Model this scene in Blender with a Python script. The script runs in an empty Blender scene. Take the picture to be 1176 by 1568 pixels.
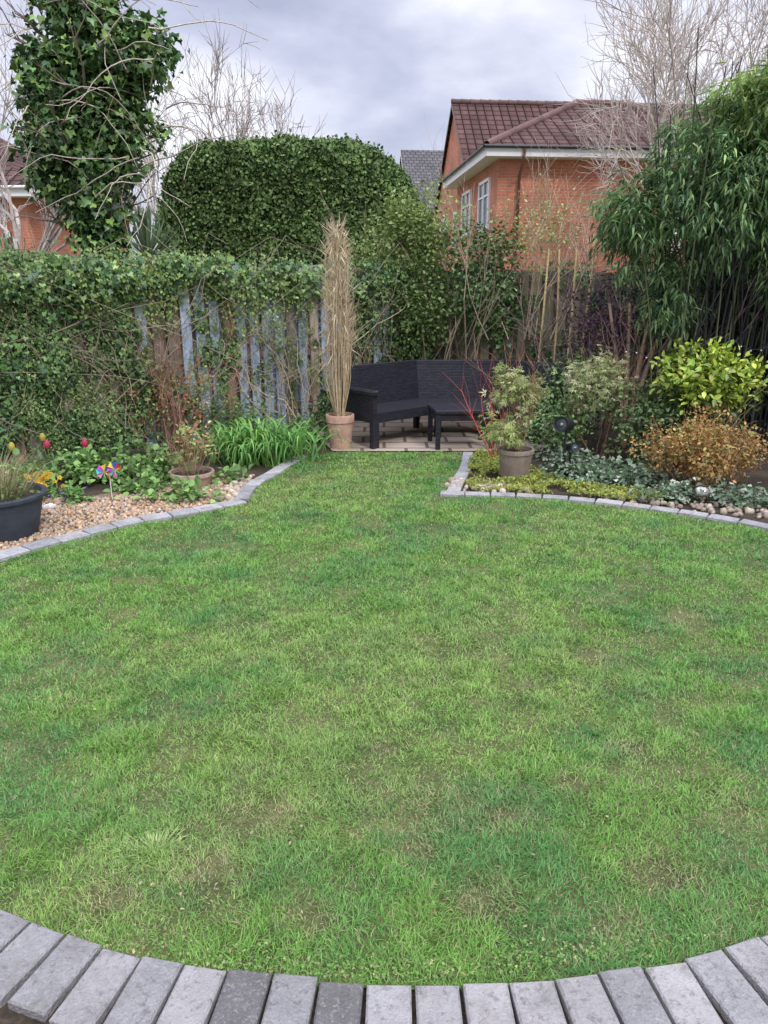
import bpy, math, numpy as np
from mathutils import Vector, Matrix
rng=np.random.default_rng(7)
D=bpy.data; SC=bpy.context.scene
def link(o,parent=None):
    SC.collection.objects.link(o)
    if parent is not None: o.parent=parent
    return o
def empty(name,loc=(0,0,0),rz=0):
    o=D.objects.new(name,None); o.location=loc; o.rotation_euler=(0,0,rz); o.empty_display_size=.1
    return link(o)
# ---------------- noise
_g={}
def vnoise(x,y,scale,seed=0):
    if seed not in _g: _g[seed]=np.random.default_rng(1000+seed).random((97,97))
    g=_g[seed]; x=np.asarray(x)*scale+31.3; y=np.asarray(y)*scale+17.7
    xi=np.floor(x).astype(int); yi=np.floor(y).astype(int); fx=x-xi; fy=y-yi
    fx=fx*fx*(3-2*fx); fy=fy*fy*(3-2*fy); a=xi%96; b=yi%96
    return (g[a,b]*(1-fx)+g[a+1,b]*fx)*(1-fy)+(g[a,b+1]*(1-fx)+g[a+1,b+1]*fx)*fy
def fbm(x,y,s,seed=0): return .55*vnoise(x,y,s,seed)+.3*vnoise(x,y,s*2.1,seed+1)+.15*vnoise(x,y,s*4.3,seed+2)
def norm(a): return a/np.maximum(np.linalg.norm(a,axis=-1,keepdims=True),1e-9)
# ---------------- materials
def newmat(name):
    m=D.materials.new(name); m.use_nodes=True; nt=m.node_tree; nt.nodes.clear()
    return m,nt,nt.nodes,nt.links
def out(nt,sock):
    o=nt.nodes.new('ShaderNodeOutputMaterial'); nt.links.new(sock,o.inputs['Surface'])
def mat_matte(name,trans):
    m,nt,N,L=newmat(name)
    at=N.new('ShaderNodeAttribute'); at.attribute_name='Col'
    d=N.new('ShaderNodeBsdfDiffuse'); t=N.new('ShaderNodeBsdfTranslucent'); L.new(at.outputs['Color'],d.inputs['Color']); L.new(at.outputs['Color'],t.inputs['Color'])
    g=N.new('ShaderNodeBsdfGlossy'); g.inputs['Roughness'].default_value=.5; g.inputs['Color'].default_value=(.8,.85,.8,1)
    mx=N.new('ShaderNodeMixShader'); mx.inputs[0].default_value=trans; L.new(d.outputs[0],mx.inputs[1]); L.new(t.outputs[0],mx.inputs[2])
    m2=N.new('ShaderNodeMixShader'); m2.inputs[0].default_value=.03; L.new(mx.outputs[0],m2.inputs[1]); L.new(g.outputs[0],m2.inputs[2])
    out(nt,m2.outputs[0]); return m
def mat_col(name,rough=.6,trans=0,nscale=0,namt=.3,bump=0,bscale=60,spec=.5,metal=0,coords='Object',speck=0,speckcol=(.6,.6,.58),specscale=90,stretch=None):
    """base colour from the Col attribute modulated by noise"""
    m,nt,N,L=newmat(name)
    at=N.new('ShaderNodeAttribute'); at.attribute_name='Col'
    col=at.outputs['Color']
    tc=N.new('ShaderNodeTexCoord'); vec=tc.outputs[coords]
    if stretch:
        mp=N.new('ShaderNodeMapping'); mp.inputs['Scale'].default_value=stretch; L.new(vec,mp.inputs['Vector']); vec=mp.outputs[0]
    if nscale:
        nz=N.new('ShaderNodeTexNoise'); nz.inputs['Scale'].default_value=nscale; nz.inputs['Detail'].default_value=8; nz.inputs['Roughness'].default_value=.7
        L.new(vec,nz.inputs['Vector'])
        mr=N.new('ShaderNodeMapRange'); mr.inputs['From Min'].default_value=.3; mr.inputs['From Max'].default_value=.7
        mr.inputs['To Min'].default_value=1-namt; mr.inputs['To Max'].default_value=1+namt
        L.new(nz.outputs['Fac'],mr.inputs['Value'])
        vm=N.new('ShaderNodeVectorMath'); vm.operation='SCALE'; L.new(col,vm.inputs[0]); L.new(mr.outputs[0],vm.inputs['Scale']); col=vm.outputs[0]
    if speck:
        for sc_,cc_,lo,wd in ((specscale,speckcol,.52,.16),(specscale*.4,(.10,.09,.075),.53,.12),(7,(.15,.14,.115),.5,.2)):
            nz=N.new('ShaderNodeTexNoise'); nz.inputs['Scale'].default_value=sc_; nz.inputs['Detail'].default_value=6; nz.inputs['Roughness'].default_value=.7; L.new(tc.outputs[coords],nz.inputs['Vector'])
            mr=N.new('ShaderNodeMapRange'); mr.inputs['From Min'].default_value=lo; mr.inputs['From Max'].default_value=lo+wd; mr.inputs['To Max'].default_value=speck; L.new(nz.outputs['Fac'],mr.inputs['Value'])
            mc=N.new('ShaderNodeMix'); mc.data_type='RGBA'; L.new(mr.outputs[0],mc.inputs[0]); L.new(col,mc.inputs[6]); mc.inputs[7].default_value=(*cc_,1); col=mc.outputs[2]
    p=N.new('ShaderNodeBsdfPrincipled'); L.new(col,p.inputs['Base Color']); p.inputs['Roughness'].default_value=rough
    p.inputs['Specular IOR Level'].default_value=spec; p.inputs['Metallic'].default_value=metal
    if bump:
        b=N.new('ShaderNodeTexNoise'); b.inputs['Scale'].default_value=bscale; b.inputs['Detail'].default_value=5
        L.new(vec,b.inputs['Vector'])
        bp=N.new('ShaderNodeBump'); bp.inputs['Strength'].default_value=bump; bp.inputs['Distance'].default_value=.01
        L.new(b.outputs['Fac'],bp.inputs['Height']); L.new(bp.outputs[0],p.inputs['Normal'])
    s=p.outputs[0]
    if trans:
        t=N.new('ShaderNodeBsdfTranslucent'); L.new(col,t.inputs['Color'])
        mx=N.new('ShaderNodeMixShader'); mx.inputs[0].default_value=trans; L.new(s,mx.inputs[1]); L.new(t.outputs[0],mx.inputs[2]); s=mx.outputs[0]
    out(nt,s); return m
def mat_brick(name,c1,c2,mortar,bw,rh,ms,bumpd=.004,rough=.85,offset=.5,wave=False,spec=.3):
    m,nt,N,L=newmat(name)
    uv=N.new('ShaderNodeUVMap'); uv.uv_map='UVMap'
    b=N.new('ShaderNodeTexBrick'); b.inputs['Scale'].default_value=1; b.inputs['Brick Width'].default_value=bw; b.inputs['Row Height'].default_value=rh
    b.inputs['Mortar Size'].default_value=ms; b.inputs['Mortar Smooth'].default_value=.3; b.offset=offset
    b.inputs['Color1'].default_value=(*c1,1); b.inputs['Color2'].default_value=(*c2,1); b.inputs['Mortar'].default_value=(*mortar,1)
    L.new(uv.outputs[0],b.inputs['Vector'])
    nz=N.new('ShaderNodeTexNoise'); nz.inputs['Scale'].default_value=1.3; nz.inputs['Detail'].default_value=8; L.new(uv.outputs[0],nz.inputs['Vector'])
    mr=N.new('ShaderNodeMapRange'); mr.inputs['From Min'].default_value=.3; mr.inputs['From Max'].default_value=.7; mr.inputs['To Min'].default_value=.74; mr.inputs['To Max'].default_value=1.2
    L.new(nz.outputs['Fac'],mr.inputs['Value'])
    vm=N.new('ShaderNodeVectorMath'); vm.operation='SCALE'; L.new(b.outputs['Color'],vm.inputs[0]); L.new(mr.outputs[0],vm.inputs['Scale'])
    p=N.new('ShaderNodeBsdfPrincipled'); p.inputs['Roughness'].default_value=rough; p.inputs['Specular IOR Level'].default_value=spec; L.new(vm.outputs[0],p.inputs['Base Color'])
    bp=N.new('ShaderNodeBump'); bp.invert=True; bp.inputs['Strength'].default_value=1; bp.inputs['Distance'].default_value=bumpd
    L.new(b.outputs['Fac'],bp.inputs['Height'])
    last=bp
    if wave:
        w=N.new('ShaderNodeTexWave'); w.wave_type='BANDS'; w.bands_direction='X'; w.inputs['Scale'].default_value=.314/bw*1.0; w.inputs['Distortion'].default_value=0
        L.new(uv.outputs[0],w.inputs['Vector'])
        b2=N.new('ShaderNodeBump'); b2.inputs['Strength'].default_value=1; b2.inputs['Distance'].default_value=.05
        L.new(w.outputs['Fac'],b2.inputs['Height']); L.new(bp.outputs[0],b2.inputs['Normal']); last=b2
    L.new(last.outputs[0],p.inputs['Normal'])
    out(nt,p.outputs[0]); return m
def mat_ground(name,c1,c2,c3,scale,fine,bump=.6):
    m,nt,N,L=newmat(name)
    tc=N.new('ShaderNodeTexCoord')
    a=N.new('ShaderNodeTexNoise'); a.inputs['Scale'].default_value=scale; a.inputs['Detail'].default_value=6; L.new(tc.outputs['Object'],a.inputs['Vector'])
    f=N.new('ShaderNodeTexNoise'); f.inputs['Scale'].default_value=fine; f.inputs['Detail'].default_value=8; L.new(tc.outputs['Object'],f.inputs['Vector'])
    ad=N.new('ShaderNodeMath'); ad.operation='ADD'; L.new(a.outputs['Fac'],ad.inputs[0]); L.new(f.outputs['Fac'],ad.inputs[1])
    hf=N.new('ShaderNodeMath'); hf.operation='MULTIPLY'; hf.inputs[1].default_value=.5; L.new(ad.outputs[0],hf.inputs[0])
    r=N.new('ShaderNodeValToRGB'); e=r.color_ramp.elements; e[0].position=.38; e[0].color=(*c1,1); e[1].position=.62; e[1].color=(*c3,1)
    x=e.new(.5); x.color=(*c2,1); L.new(hf.outputs[0],r.inputs[0])
    p=N.new('ShaderNodeBsdfPrincipled'); p.inputs['Roughness'].default_value=.95; L.new(r.outputs[0],p.inputs['Base Color'])
    bp=N.new('ShaderNodeBump'); bp.inputs['Strength'].default_value=bump; bp.inputs['Distance'].default_value=.02
    L.new(f.outputs['Fac'],bp.inputs['Height']); L.new(bp.outputs[0],p.inputs['Normal'])
    out(nt,p.outputs[0]); return m
M_leaf=mat_matte('leaf',.28)
M_gloss=mat_col('glossy_leaf',.40,0,spec=.42)
M_hedge=mat_col('hedge_leaf',.6,0,spec=.22)
M_grass=mat_matte('grass_blade',.3)
M_bark=mat_col('bark',.85,0,25,.35,.5,50)
M_wood=mat_col('weathered_wood',.85,0,5,.45,.5,40,stretch=(6,6,1))
M_stone=mat_col('paving_stone',.9,0,9,.22,.9,140,speck=.55,speckcol=(.44,.43,.42),specscale=130)
M_pebble=mat_col('pebble',.75,0,40,.25)
M_pot=mat_col('pot_clay',.75,0,11,.32,.25,60)
M_paint=mat_col('paint',.45,0,8,.07)
M_metal=mat_col('polished_metal',.15,metal=1)
M_flower=mat_matte('petal',.3)
M_roof=mat_brick('roof_tiles',(.15,.085,.075),(.105,.058,.055),(.025,.015,.014),.30,.30,.025,.03,.9,0,True,.15)
M_roof2=mat_brick('slate_tiles',(.15,.14,.15),(.11,.105,.11),(.03,.03,.03),.30,.25,.02,.02,.8)
M_brick=mat_brick('red_brick',(.62,.22,.13),(.50,.165,.10),(.47,.31,.23),.225,.075,.009)
M_slab=mat_brick('patio_slab',(.48,.38,.3),(.4,.34,.28),(.15,.12,.09),.45,.3,.02)
def mat_weave():
    m,nt,N,L=newmat('rattan_weave')
    uv=N.new('ShaderNodeUVMap'); uv.uv_map='UVMap'
    b=N.new('ShaderNodeTexBrick'); b.inputs['Scale'].default_value=1; b.inputs['Brick Width'].default_value=.05; b.inputs['Row Height'].default_value=.018
    b.inputs['Mortar Size'].default_value=.003; b.inputs['Mortar Smooth'].default_value=1
    b.inputs['Color1'].default_value=(.012,.012,.02,1); b.inputs['Color2'].default_value=(.03,.03,.045,1); b.inputs['Mortar'].default_value=(.002,.002,.003,1)
    L.new(uv.outputs[0],b.inputs['Vector'])
    p=N.new('ShaderNodeBsdfPrincipled'); p.inputs['Roughness'].default_value=.45; L.new(b.outputs['Color'],p.inputs['Base Color'])
    bp=N.new('ShaderNodeBump'); bp.invert=True; bp.inputs['Distance'].default_value=.006; L.new(b.outputs['Fac'],bp.inputs['Height']); L.new(bp.outputs[0],p.inputs['Normal'])
    out(nt,p.outputs[0]); return m
M_weave=mat_weave()
def mat_glass():
    m,nt,N,L=newmat('window_glass'); p=N.new('ShaderNodeBsdfPrincipled'); p.inputs['Base Color'].default_value=(.06,.08,.1,1); p.inputs['Roughness'].default_value=.06
    out(nt,p.outputs[0]); return m
M_glass=mat_glass()
# ---------------- mesh helpers
def raw_mesh(name,V,loops,starts,C,mat,smooth=False,parent=None):
    me=D.meshes.new(name); me.vertices.add(len(V)); me.vertices.foreach_set('co',V.astype(np.float32).ravel())
    me.loops.add(len(loops)); me.loops.foreach_set('vertex_index',loops.astype(np.int32))
    me.polygons.add(len(starts)); me.polygons.foreach_set('loop_start',starts.astype(np.int32))
    me.update(calc_edges=True)
    a=me.attributes.new('Col','FLOAT_COLOR','POINT'); c4=np.ones((len(V),4),np.float32); c4[:,:3]=np.clip(C,0,1); a.data.foreach_set('color',c4.ravel())
    if smooth: me.polygons.foreach_set('use_smooth',np.ones(len(starts),bool))
    me.materials.append(mat); o=D.objects.new(name,me); return link(o,parent)
def scatter(name,tpl,R,T,C,mat,smooth=False,parent=None):
    tv,tf=tpl; tv=np.array(tv,float); N=len(T);K=len(tv)
    V=(np.einsum('nij,kj->nki',R,tv)+T[:,None,:]).reshape(-1,3)
    L=np.concatenate([np.array(f) for f in tf]); sz=np.array([len(f) for f in tf]); st=np.concatenate([[0],np.cumsum(sz)[:-1]])
    loops=(L[None,:]+K*np.arange(N)[:,None]).ravel(); starts=(st[None,:]+sz.sum()*np.arange(N)[:,None]).ravel()
    Cv=np.repeat(C,K,axis=0)
    return raw_mesh(name,V,loops,starts,Cv,mat,smooth,parent)
def frames(d,n,w,l,h=None):
    y=norm(d); x=norm(np.cross(y,n)); z=np.cross(x,y)
    h=w if h is None else h
    return np.stack([x*np.reshape(w,(-1,1)),y*np.reshape(l,(-1,1)),z*np.reshape(h,(-1,1))],axis=2)
LEAF=([(0,0,0),(.36,.3,.1),(.3,.68,.08),(0,1,-.08),(-.3,.68,.08),(-.36,.3,.1)],[(0,1,2,3),(0,3,4,5)])
IVY=([(0,.12,0),(.42,-.06,.04),(.5,.38,.08),(.2,.55,.05),(0,1,-.06),(-.2,.55,.05),(-.5,.38,.08),(-.42,-.06,.04)],[(0,1,2,3,4),(0,4,5,6,7)])
def maple():
    v=[];f=[]
    for a,l in ((-1.5,.55),(-.8,.8),(0,1),(.8,.8),(1.5,.55)):
        k=len(v); s,c=math.sin(a),math.cos(a)
        v+=[(0,0,0),(s*l*.5+c*.09,c*l*.5-s*.09,.03),(s*l,c*l,-.12),(s*l*.5-c*.09,c*l*.5+s*.09,.03)]; f.append((k,k+1,k+2,k+3))
    return (v,f)
MAPLE=maple()
THIN=([(0,0,0),(.5,.3,0),(0,1,-.8),(-.5,.3,0)],[(0,1,2),(0,2,3)])
GRASS=([(-.5,0,0),(.5,0,0),(-.4,.55,.22),(.4,.55,.22),(0,1,1)],[(0,1,3,2),(2,3,4)])
ts=np.linspace(0,1,7)
STRAP_V=[];STRAP_F=[]
for i,t in enumerate(ts):
    wd=.5*(1-t**3)*(.6+.4*min(1,t*4)); yy=math.sin(t*2.2)/math.sin(1.57); zz=(1-math.cos(t*2.2))*.62
    STRAP_V+=[(-wd,yy,zz),(wd,yy,zz)]
    if i: k=2*i; STRAP_F.append((k-2,k-1,k+1,k))
STRAP=(STRAP_V,STRAP_F)
def ico():
    p=(1+5**.5)/2; v=[(-1,p,0),(1,p,0),(-1,-p,0),(1,-p,0),(0,-1,p),(0,1,p),(0,-1,-p),(0,1,-p),(p,0,-1),(p,0,1),(-p,0,-1),(-p,0,1)]
    f=[(0,11,5),(0,5,1),(0,1,7),(0,7,10),(0,10,11),(1,5,9),(5,11,4),(11,10,2),(10,7,6),(7,1,8),(3,9,4),(3,4,2),(3,2,6),(3,6,8),(3,8,9),(4,9,5),(2,4,11),(6,2,10),(8,6,7),(9,8,1)]
    v=np.array(v)/np.linalg.norm(v[0]); return (v,f)
ICO=ico()
def rv(n): return norm(rng.normal(size=(n,3)))
def colmix(n,cols,w=None,jit=.18):
    cols=np.array(cols,float); i=rng.choice(len(cols),n,p=w); return cols[i]*(1+jit*rng.normal(size=(n,1))).clip(.4,1.7)
def tubes(name,paths,mat,color,sides=5,parent=None,jit=.15,closed=False):
    VV=[];LL=[];CC=[];off=0
    ang=np.linspace(0,2*np.pi,sides,endpoint=False); ca=np.cos(ang)[None,:,None]; sa=np.sin(ang)[None,:,None]
    for item in paths:
        pts,rad=np.asarray(item[0],float),np.asarray(item[1],float)
        col=np.array(item[2] if len(item)>2 else color,float)
        n=len(pts); t=norm(np.gradient(pts,axis=0)); ref=np.array([.31,.9,.29]) if abs(t[0,1])<.8 else np.array([.9,.2,.3])
        a=norm(np.cross(t,ref)); b=np.cross(t,a)
        ring=pts[:,None,:]+rad[:,None,None]*(a[:,None,:]*ca+b[:,None,:]*sa)
        VV.append(ring.reshape(-1,3)); CC.append(np.repeat((col*(1+jit*rng.normal()))[None],n*sides,0))
        i=np.arange(n-1)[:,None]*sides; j=np.arange(sides)[None,:]; j2=(j+1)%sides
        q=np.stack([i+j,i+j2,i+sides+j2,i+sides+j],axis=2).reshape(-1)+off; LL.append(q); off+=n*sides
    V=np.concatenate(VV); L=np.concatenate(LL)
    return raw_mesh(name,V,L,np.arange(0,len(L),4),np.concatenate(CC),mat,True,parent)
def faces_obj(name,faces,mats,parent=None,smooth=False):
    """faces: (pts,color,matindex)"""
    V=[];L=[];S=[];C=[];UV=[];MI=[];k=0
    for pts,col,mi in faces:
        P=np.array(pts,float); n=np.zeros(3)
        for i in range(len(P)): n+=np.cross(P[i]-P[0],P[(i+1)%len(P)]-P[0])
        n=n/max(np.linalg.norm(n),1e-9)
        u=np.cross((0,0,1.),n); u=np.array([1.,0,0]) if np.linalg.norm(u)<.05 else u/np.linalg.norm(u)
        v=np.cross(n,u); UV+=[(p@u,p@v) for p in P]; S.append(k); L+=list(range(k,k+len(P))); k+=len(P); V+=list(P); C+=[col]*len(P); MI.append(mi)
    o=raw_mesh(name,np.array(V),np.array(L),np.array(S),np.array(C,float),mats[0],smooth,parent)
    for m in mats[1:]: o.data.materials.append(m)
    o.data.polygons.foreach_set('material_index',np.array(MI,np.int32))
    uvl=o.data.uv_layers.new(name='UVMap'); uvl.data.foreach_set('uv',np.array(UV,np.float32).ravel())
    return o
def box(F,c,s,col=(1,1,1),mi=0,rz=0,ch=0,top_tilt=(0,0),M=None):
    """append chamfered box; c=centre, s=full size"""
    hx,hy,hz=s[0]/2,s[1]/2,s[2]/2; cr,sr=math.cos(rz),math.sin(rz)
    def tr(p):
        x,y,z=p
        if M is not None: q=M@Vector(p); return (q.x+c[0],q.y+c[1],q.z+c[2])
        return (c[0]+x*cr-y*sr,c[1]+x*sr+y*cr,c[2]+z)
    b=[(-hx,-hy,-hz),(hx,-hy,-hz),(hx,hy,-hz),(-hx,hy,-hz)]
    t=[(-hx,-hy,hz-ch),(hx,-hy,hz-ch),(hx,hy,hz-ch),(-hx,hy,hz-ch)]
    F.append(([tr(p) for p in b[::-1]],col,mi))
    for i in range(4):
        j=(i+1)%4; F.append(([tr(b[i]),tr(b[j]),tr(t[j]),tr(t[i])],col,mi))
    if ch>0:
        u=[(-hx+ch,-hy+ch,hz),(hx-ch,-hy+ch,hz),(hx-ch,hy-ch,hz),(-hx+ch,hy-ch,hz)]
        for i in range(4):
            j=(i+1)%4; F.append(([tr(t[i]),tr(t[j]),tr(u[j]),tr(u[i])],col,mi))
        t=u
    F.append(([tr(p) for p in t],col,mi))
def lathe(name,prof,mat,col,loc,parent=None,seg=40):
    a=np.linspace(0,2*np.pi,seg,endpoint=False); P=np.array(prof)
    V=np.stack([np.outer(P[:,0],np.cos(a)),np.outer(P[:,0],np.sin(a)),np.repeat(P[:,1][:,None],seg,1)],2).reshape(-1,3)+np.array(loc)
    n=len(P); i=np.arange(n-1)[:,None]*seg; j=np.arange(seg)[None,:]; j2=(j+1)%seg
    q=np.stack([i+j,i+j2,i+seg+j2,i+seg+j],2).reshape(-1)
    o=raw_mesh(name,V,q,np.arange(0,len(q),4),np.tile(np.array(col,float),(len(V),1)),mat,True,parent)
    md=o.modifiers.new('es','EDGE_SPLIT'); md.split_angle=math.radians(40); return o
def inpoly(x,y,P):
    ins=np.zeros(len(x),bool); j=len(P)-1
    for i in range(len(P)):
        xi,yi=P[i];xj,yj=P[j]
        c=((yi>y)!=(yj>y))&(x<(xj-xi)*(y-yi)/((yj-yi) or 1e-9)+xi); ins^=c; j=i
    return ins
def catmull(P,n=12):
    P=np.array(P,float); Q=np.vstack([2*P[0]-P[1],P,2*P[-1]-P[-2]]); o=[]
    for i in range(1,len(Q)-2):
        for t in np.linspace(0,1,n,endpoint=False):
            o.append(.5*((2*Q[i])+(-Q[i-1]+Q[i+1])*t+(2*Q[i-1]-5*Q[i]+4*Q[i+1]-Q[i+2])*t*t+(-Q[i-1]+3*Q[i]-3*Q[i+1]+Q[i+2])*t**3))
    o.append(P[-1]); return np.array(o)
def resample(P,step):
    d=np.concatenate([[0],np.cumsum(np.linalg.norm(np.diff(P,axis=0),axis=1))]); s=np.arange(step/2,d[-1],step)
    x=np.interp(s,d,P[:,0]); y=np.interp(s,d,P[:,1]); e=1e-3
    tx=np.interp(s+e,d,P[:,0])-np.interp(s-e,d,P[:,0]); ty=np.interp(s+e,d,P[:,1])-np.interp(s-e,d,P[:,1])
    return x,y,np.arctan2(ty,tx)
# ================= GROUND
front=catmull([(-2.8,2.9),(-2.25,2.35),(-1.6,1.86),(-1.02,1.575),(-.6,1.43),(-.04,1.354),(.49,1.375),(.98,1.494),(1.6,1.80),(2.3,2.35),(2.9,3.1)])
rightp=catmull([(2.95,4.3),(2.62,4.79),(2.38,5.01),(2.0,5.25),(1.57,5.47),(1.09,5.60),(.478,5.67)])
rightq=catmull([(.478,5.67),(.60,6.2),(.711,6.71),(.80,7.3)])
leftq=catmull([(-.45,7.35),(-.76,7.0),(-.94,6.34),(-1.04,5.97),(-1.05,5.45)])
leftp=catmull([(-1.05,5.45),(-1.376,5.17),(-1.78,4.87),(-2.33,4.2),(-2.8,3.4)])
lawn=np.vstack([front,rightp,rightq,leftq,leftp])
M_soil=mat_ground('soil',(.02,.014,.009),(.045,.032,.02),(.09,.065,.04),3,60)
M_turf=mat_ground('turf_base',(.06,.075,.025),(.11,.13,.04),(.19,.18,.075),5,90,1)
M_grav=mat_ground('gravel_base',(.12,.08,.05),(.25,.18,.12),(.38,.29,.2),6,90,1)
faces_obj('ground',[([(-400,-300,0),(400,-300,0),(400,500,0),(-400,500,0)],(1,1,1),0)],[M_soil])
faces_obj('lawn',[([(x,y,.006) for x,y in lawn],(1,1,1),0)],[M_turf])
faces_obj('neighbour_field',[([(-60,11,.01),(60,11,.01),(60,120,.01),(-60,120,.01)],(1,1,1),0)],[M_turf])
faces_obj('gravel_bed',[([(-5,4.0,.005),(-2.45,4.0,.005),(-1.9,4.95,.005),(-1.45,5.32,.005),(-1.2,5.5,.005),(-1.15,6.3,.005),(-1.8,6.1,.005),(-2.6,5.5,.005),(-5,5.6,.005)],(1,1,1),0)],[M_grav])
F=[([(-.52,7.36,.012),(1.6,7.36,.012),(2.2,9,.012),(.6,9.7,.012),(-.9,8.7,.012)],(1,1,1),0)]
faces_obj('patio',F,[M_slab])
# edging / pavers
def pavers(name,path,step,across,side,hgt,cols,gap=.007,w=None,jit=.07):
    x,y,a=resample(path,step); F=[]
    for X,Y,A in zip(x,y,a):
        nx,ny=-math.sin(A)*side,math.cos(A)*side; c=colmix(1,cols,w,jit)[0]; dd=rng.normal()*.003
        box(F,(X+nx*(across/2+dd),Y+ny*(across/2+dd),hgt/2+rng.normal()*.002),(step-gap-abs(rng.normal())*.0015,across+rng.normal()*.003,hgt),c,0,A+rng.normal()*.015,.005)
    return faces_obj(name,F,[M_stone])
gcols=[(.32,.31,.31),(.27,.265,.27),(.35,.335,.33),(.13,.125,.125)]
pavers('block_paver_edging',front,.112,.2,-1,.028,gcols,.006,[.33,.32,.26,.09])
ecols=[(.38,.38,.39),(.33,.33,.345),(.42,.41,.41)]
pavers('stone_lawn_edging',rightp,.2,.1,-1,.03,ecols)
pavers('stone_lawn_edging',rightq,.2,.11,-1,.03,ecols)
pavers('stone_lawn_edging',leftp,.2,.13,-1,.03,ecols)
pavers('stone_lawn_edging',leftq[10:],.2,.12,-1,.03,ecols)
# ================= LAWN GRASS
def grass():
    n=1500000
    x=rng.uniform(-2.9,2.95,n); y=rng.uniform(1.325,7.37,n)
    dens=np.clip((2.0/y)**1.3,0,1.0)
    dens*=np.where(np.abs(x)<.56*y+.3,1,.25)
    cl=fbm(x,y,7,3); tuftn=vnoise(x+.03*vnoise(x,y,20,5),y,24,12)
    bare=np.zeros(n)
    for bx,by,br in [(-.39,1.96,.10),(.78,1.70,.09),(.27,1.62,.08),(-.5,1.72,.10),(.9,2.3,.08),(.95,3.0,.10),(1.5,3.4,.12),(-.75,1.62,.08),(.4,1.95,.06),(0,2.3,.05),(-1.2,1.8,.08),(.62,2.1,.06),(.1,1.8,.05),(-.2,1.55,.06),(.6,1.52,.06),(1.1,2.0,.08)]:
        bare=np.maximum(bare,np.exp(-(((x-bx)/br)**2+((y-by)/(br*.8))**2)))
    worn=np.clip((fbm(x,y,2.6,15)-.60)*5,0,1)*np.clip((3.6-y)/2,0,1)
    bare=np.clip(np.maximum(bare*.85,worn*.5)*(.3+1.2*vnoise(x,y,28,8)),0,1)
    dens*=(.62+.8*np.clip((cl-.25)*2,0,1))*(1-.8*bare)*(.7+.5*tuftn)
    k=(rng.random(n)<dens*1.1)&inpoly(x,y,lawn); x,y,cl,bare,tuftn=x[k],y[k],cl[k],bare[k],tuftn[k]; n=len(x)
    big=fbm(x,y,1.1,20); mid=fbm(x,y,3.6,30); fine=vnoise(x,y,18,36)
    a=rng.uniform(0,6.28,n)*.8+vnoise(x,y,11,40)*8
    lean=np.abs(rng.normal(0,.5,n))+.2
    d=np.stack([np.cos(a)*lean,np.sin(a)*lean,np.ones(n)],1)
    a2=a+rng.normal(0,.5,n); nn=np.stack([-np.cos(a2),-np.sin(a2),np.full(n,.25)],1)
    h=(.012+.023*np.clip(cl*1.5-.3,0,1)*(.5+.8*tuftn))*rng.uniform(.55,1.4,n)*(1-.4*bare)
    w=.0021*(1+.30*(y-1.4))*rng.uniform(.7,1.3,n)
    R=frames(d,nn,w,h,h*rng.uniform(-.8,-.1,n))
    g1=np.array([.215,.42,.085]); g2=np.array([.135,.33,.09]); g3=np.array([.34,.47,.13])
    t=np.clip((mid-.40)*3.0,0,1)[:,None]; C=g1*(1-t)+g2*t
    t=np.clip((big-.46)*4+(fine-.5)*1.0,0,1)[:,None]*.55; C=C*(1-t)+g3*t
    t=(np.clip(bare*1.2,0,1)*.6)[:,None]; C=C*(1-t)+np.array([.38,.37,.18])*t
    C*=(1+.26*rng.normal(size=(n,1))).clip(.45,1.8)*(.88+.24*fine)[:,None]
    s=rng.random(n)<(.06+.22*np.clip(.45-cl,0,1)+.35*bare); C[s]=np.array([.56,.48,.29])*rng.uniform(.5,1.1,(s.sum(),1))
    T=np.stack([x,y,np.full(n,.004)],1)
    print('BLADES',n)
    scatter('lawn_grass',GRASS,R,T,C,M_grass)
grass()
def tuft(name,x,y,n,r,hh,cols,w=.003,mat=M_grass,z=0,lean=.9):
    a=rng.uniform(0,6.28,n); q=rng.random(n)**.6; ln=q*lean
    d=np.stack([np.cos(a)*ln,np.sin(a)*ln,np.ones(n)],1); nn=np.stack([-np.cos(a),-np.sin(a),np.full(n,.2)],1)
    T=np.stack([x+np.cos(a)*q*r,y+np.sin(a)*q*r,np.full(n,z)],1); h=hh*rng.uniform(.5,1.2,n)
    return scatter(name,GRASS,frames(d,nn,w*rng.uniform(.7,1.4,n),h,-h*rng.uniform(.2,.8,n)),T,colmix(n,cols),mat)
tuft('grass_tuft',-.68,1.80,240,.10,.04,[(.44,.54,.2),(.36,.5,.16),(.5,.52,.27)],.0034,lean=1.6)
# litter
n=190; y=1.38+(rng.random(n)**2)*4; x=rng.uniform(-.5,.5,n)*y*1.1; k=inpoly(x,y,lawn); x,y=x[k],y[k]; n=len(x)
scatter('leaf_litter',LEAF,frames(rv(n)*[1,1,.2],rv(n)*.4+[0,0,1],rng.uniform(.005,.012,n),rng.uniform(.009,.018,n)),np.stack([x,y,np.full(n,.018)],1),colmix(n,[(.5,.42,.24),(.48,.36,.2),(.36,.24,.12)]),M_leaf)
n=1300; x=rng.uniform(-1.1,.9,n); y=1.37+.16*(x+.04)**2+np.abs(rng.normal(0,.04,n)); k=fbm(x,y,4,77)>.5; x,y=x[k],y[k]; n=len(x)
scatter('clover',IVY,frames(rv(n)*[1,1,.3],rv(n)*.5+[0,0,1],rng.uniform(.005,.009,n),rng.uniform(.006,.010,n)),np.stack([x,y,rng.uniform(.012,.022,n)],1),colmix(n,[(.18,.36,.07),(.33,.38,.15)]),M_leaf)
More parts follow.
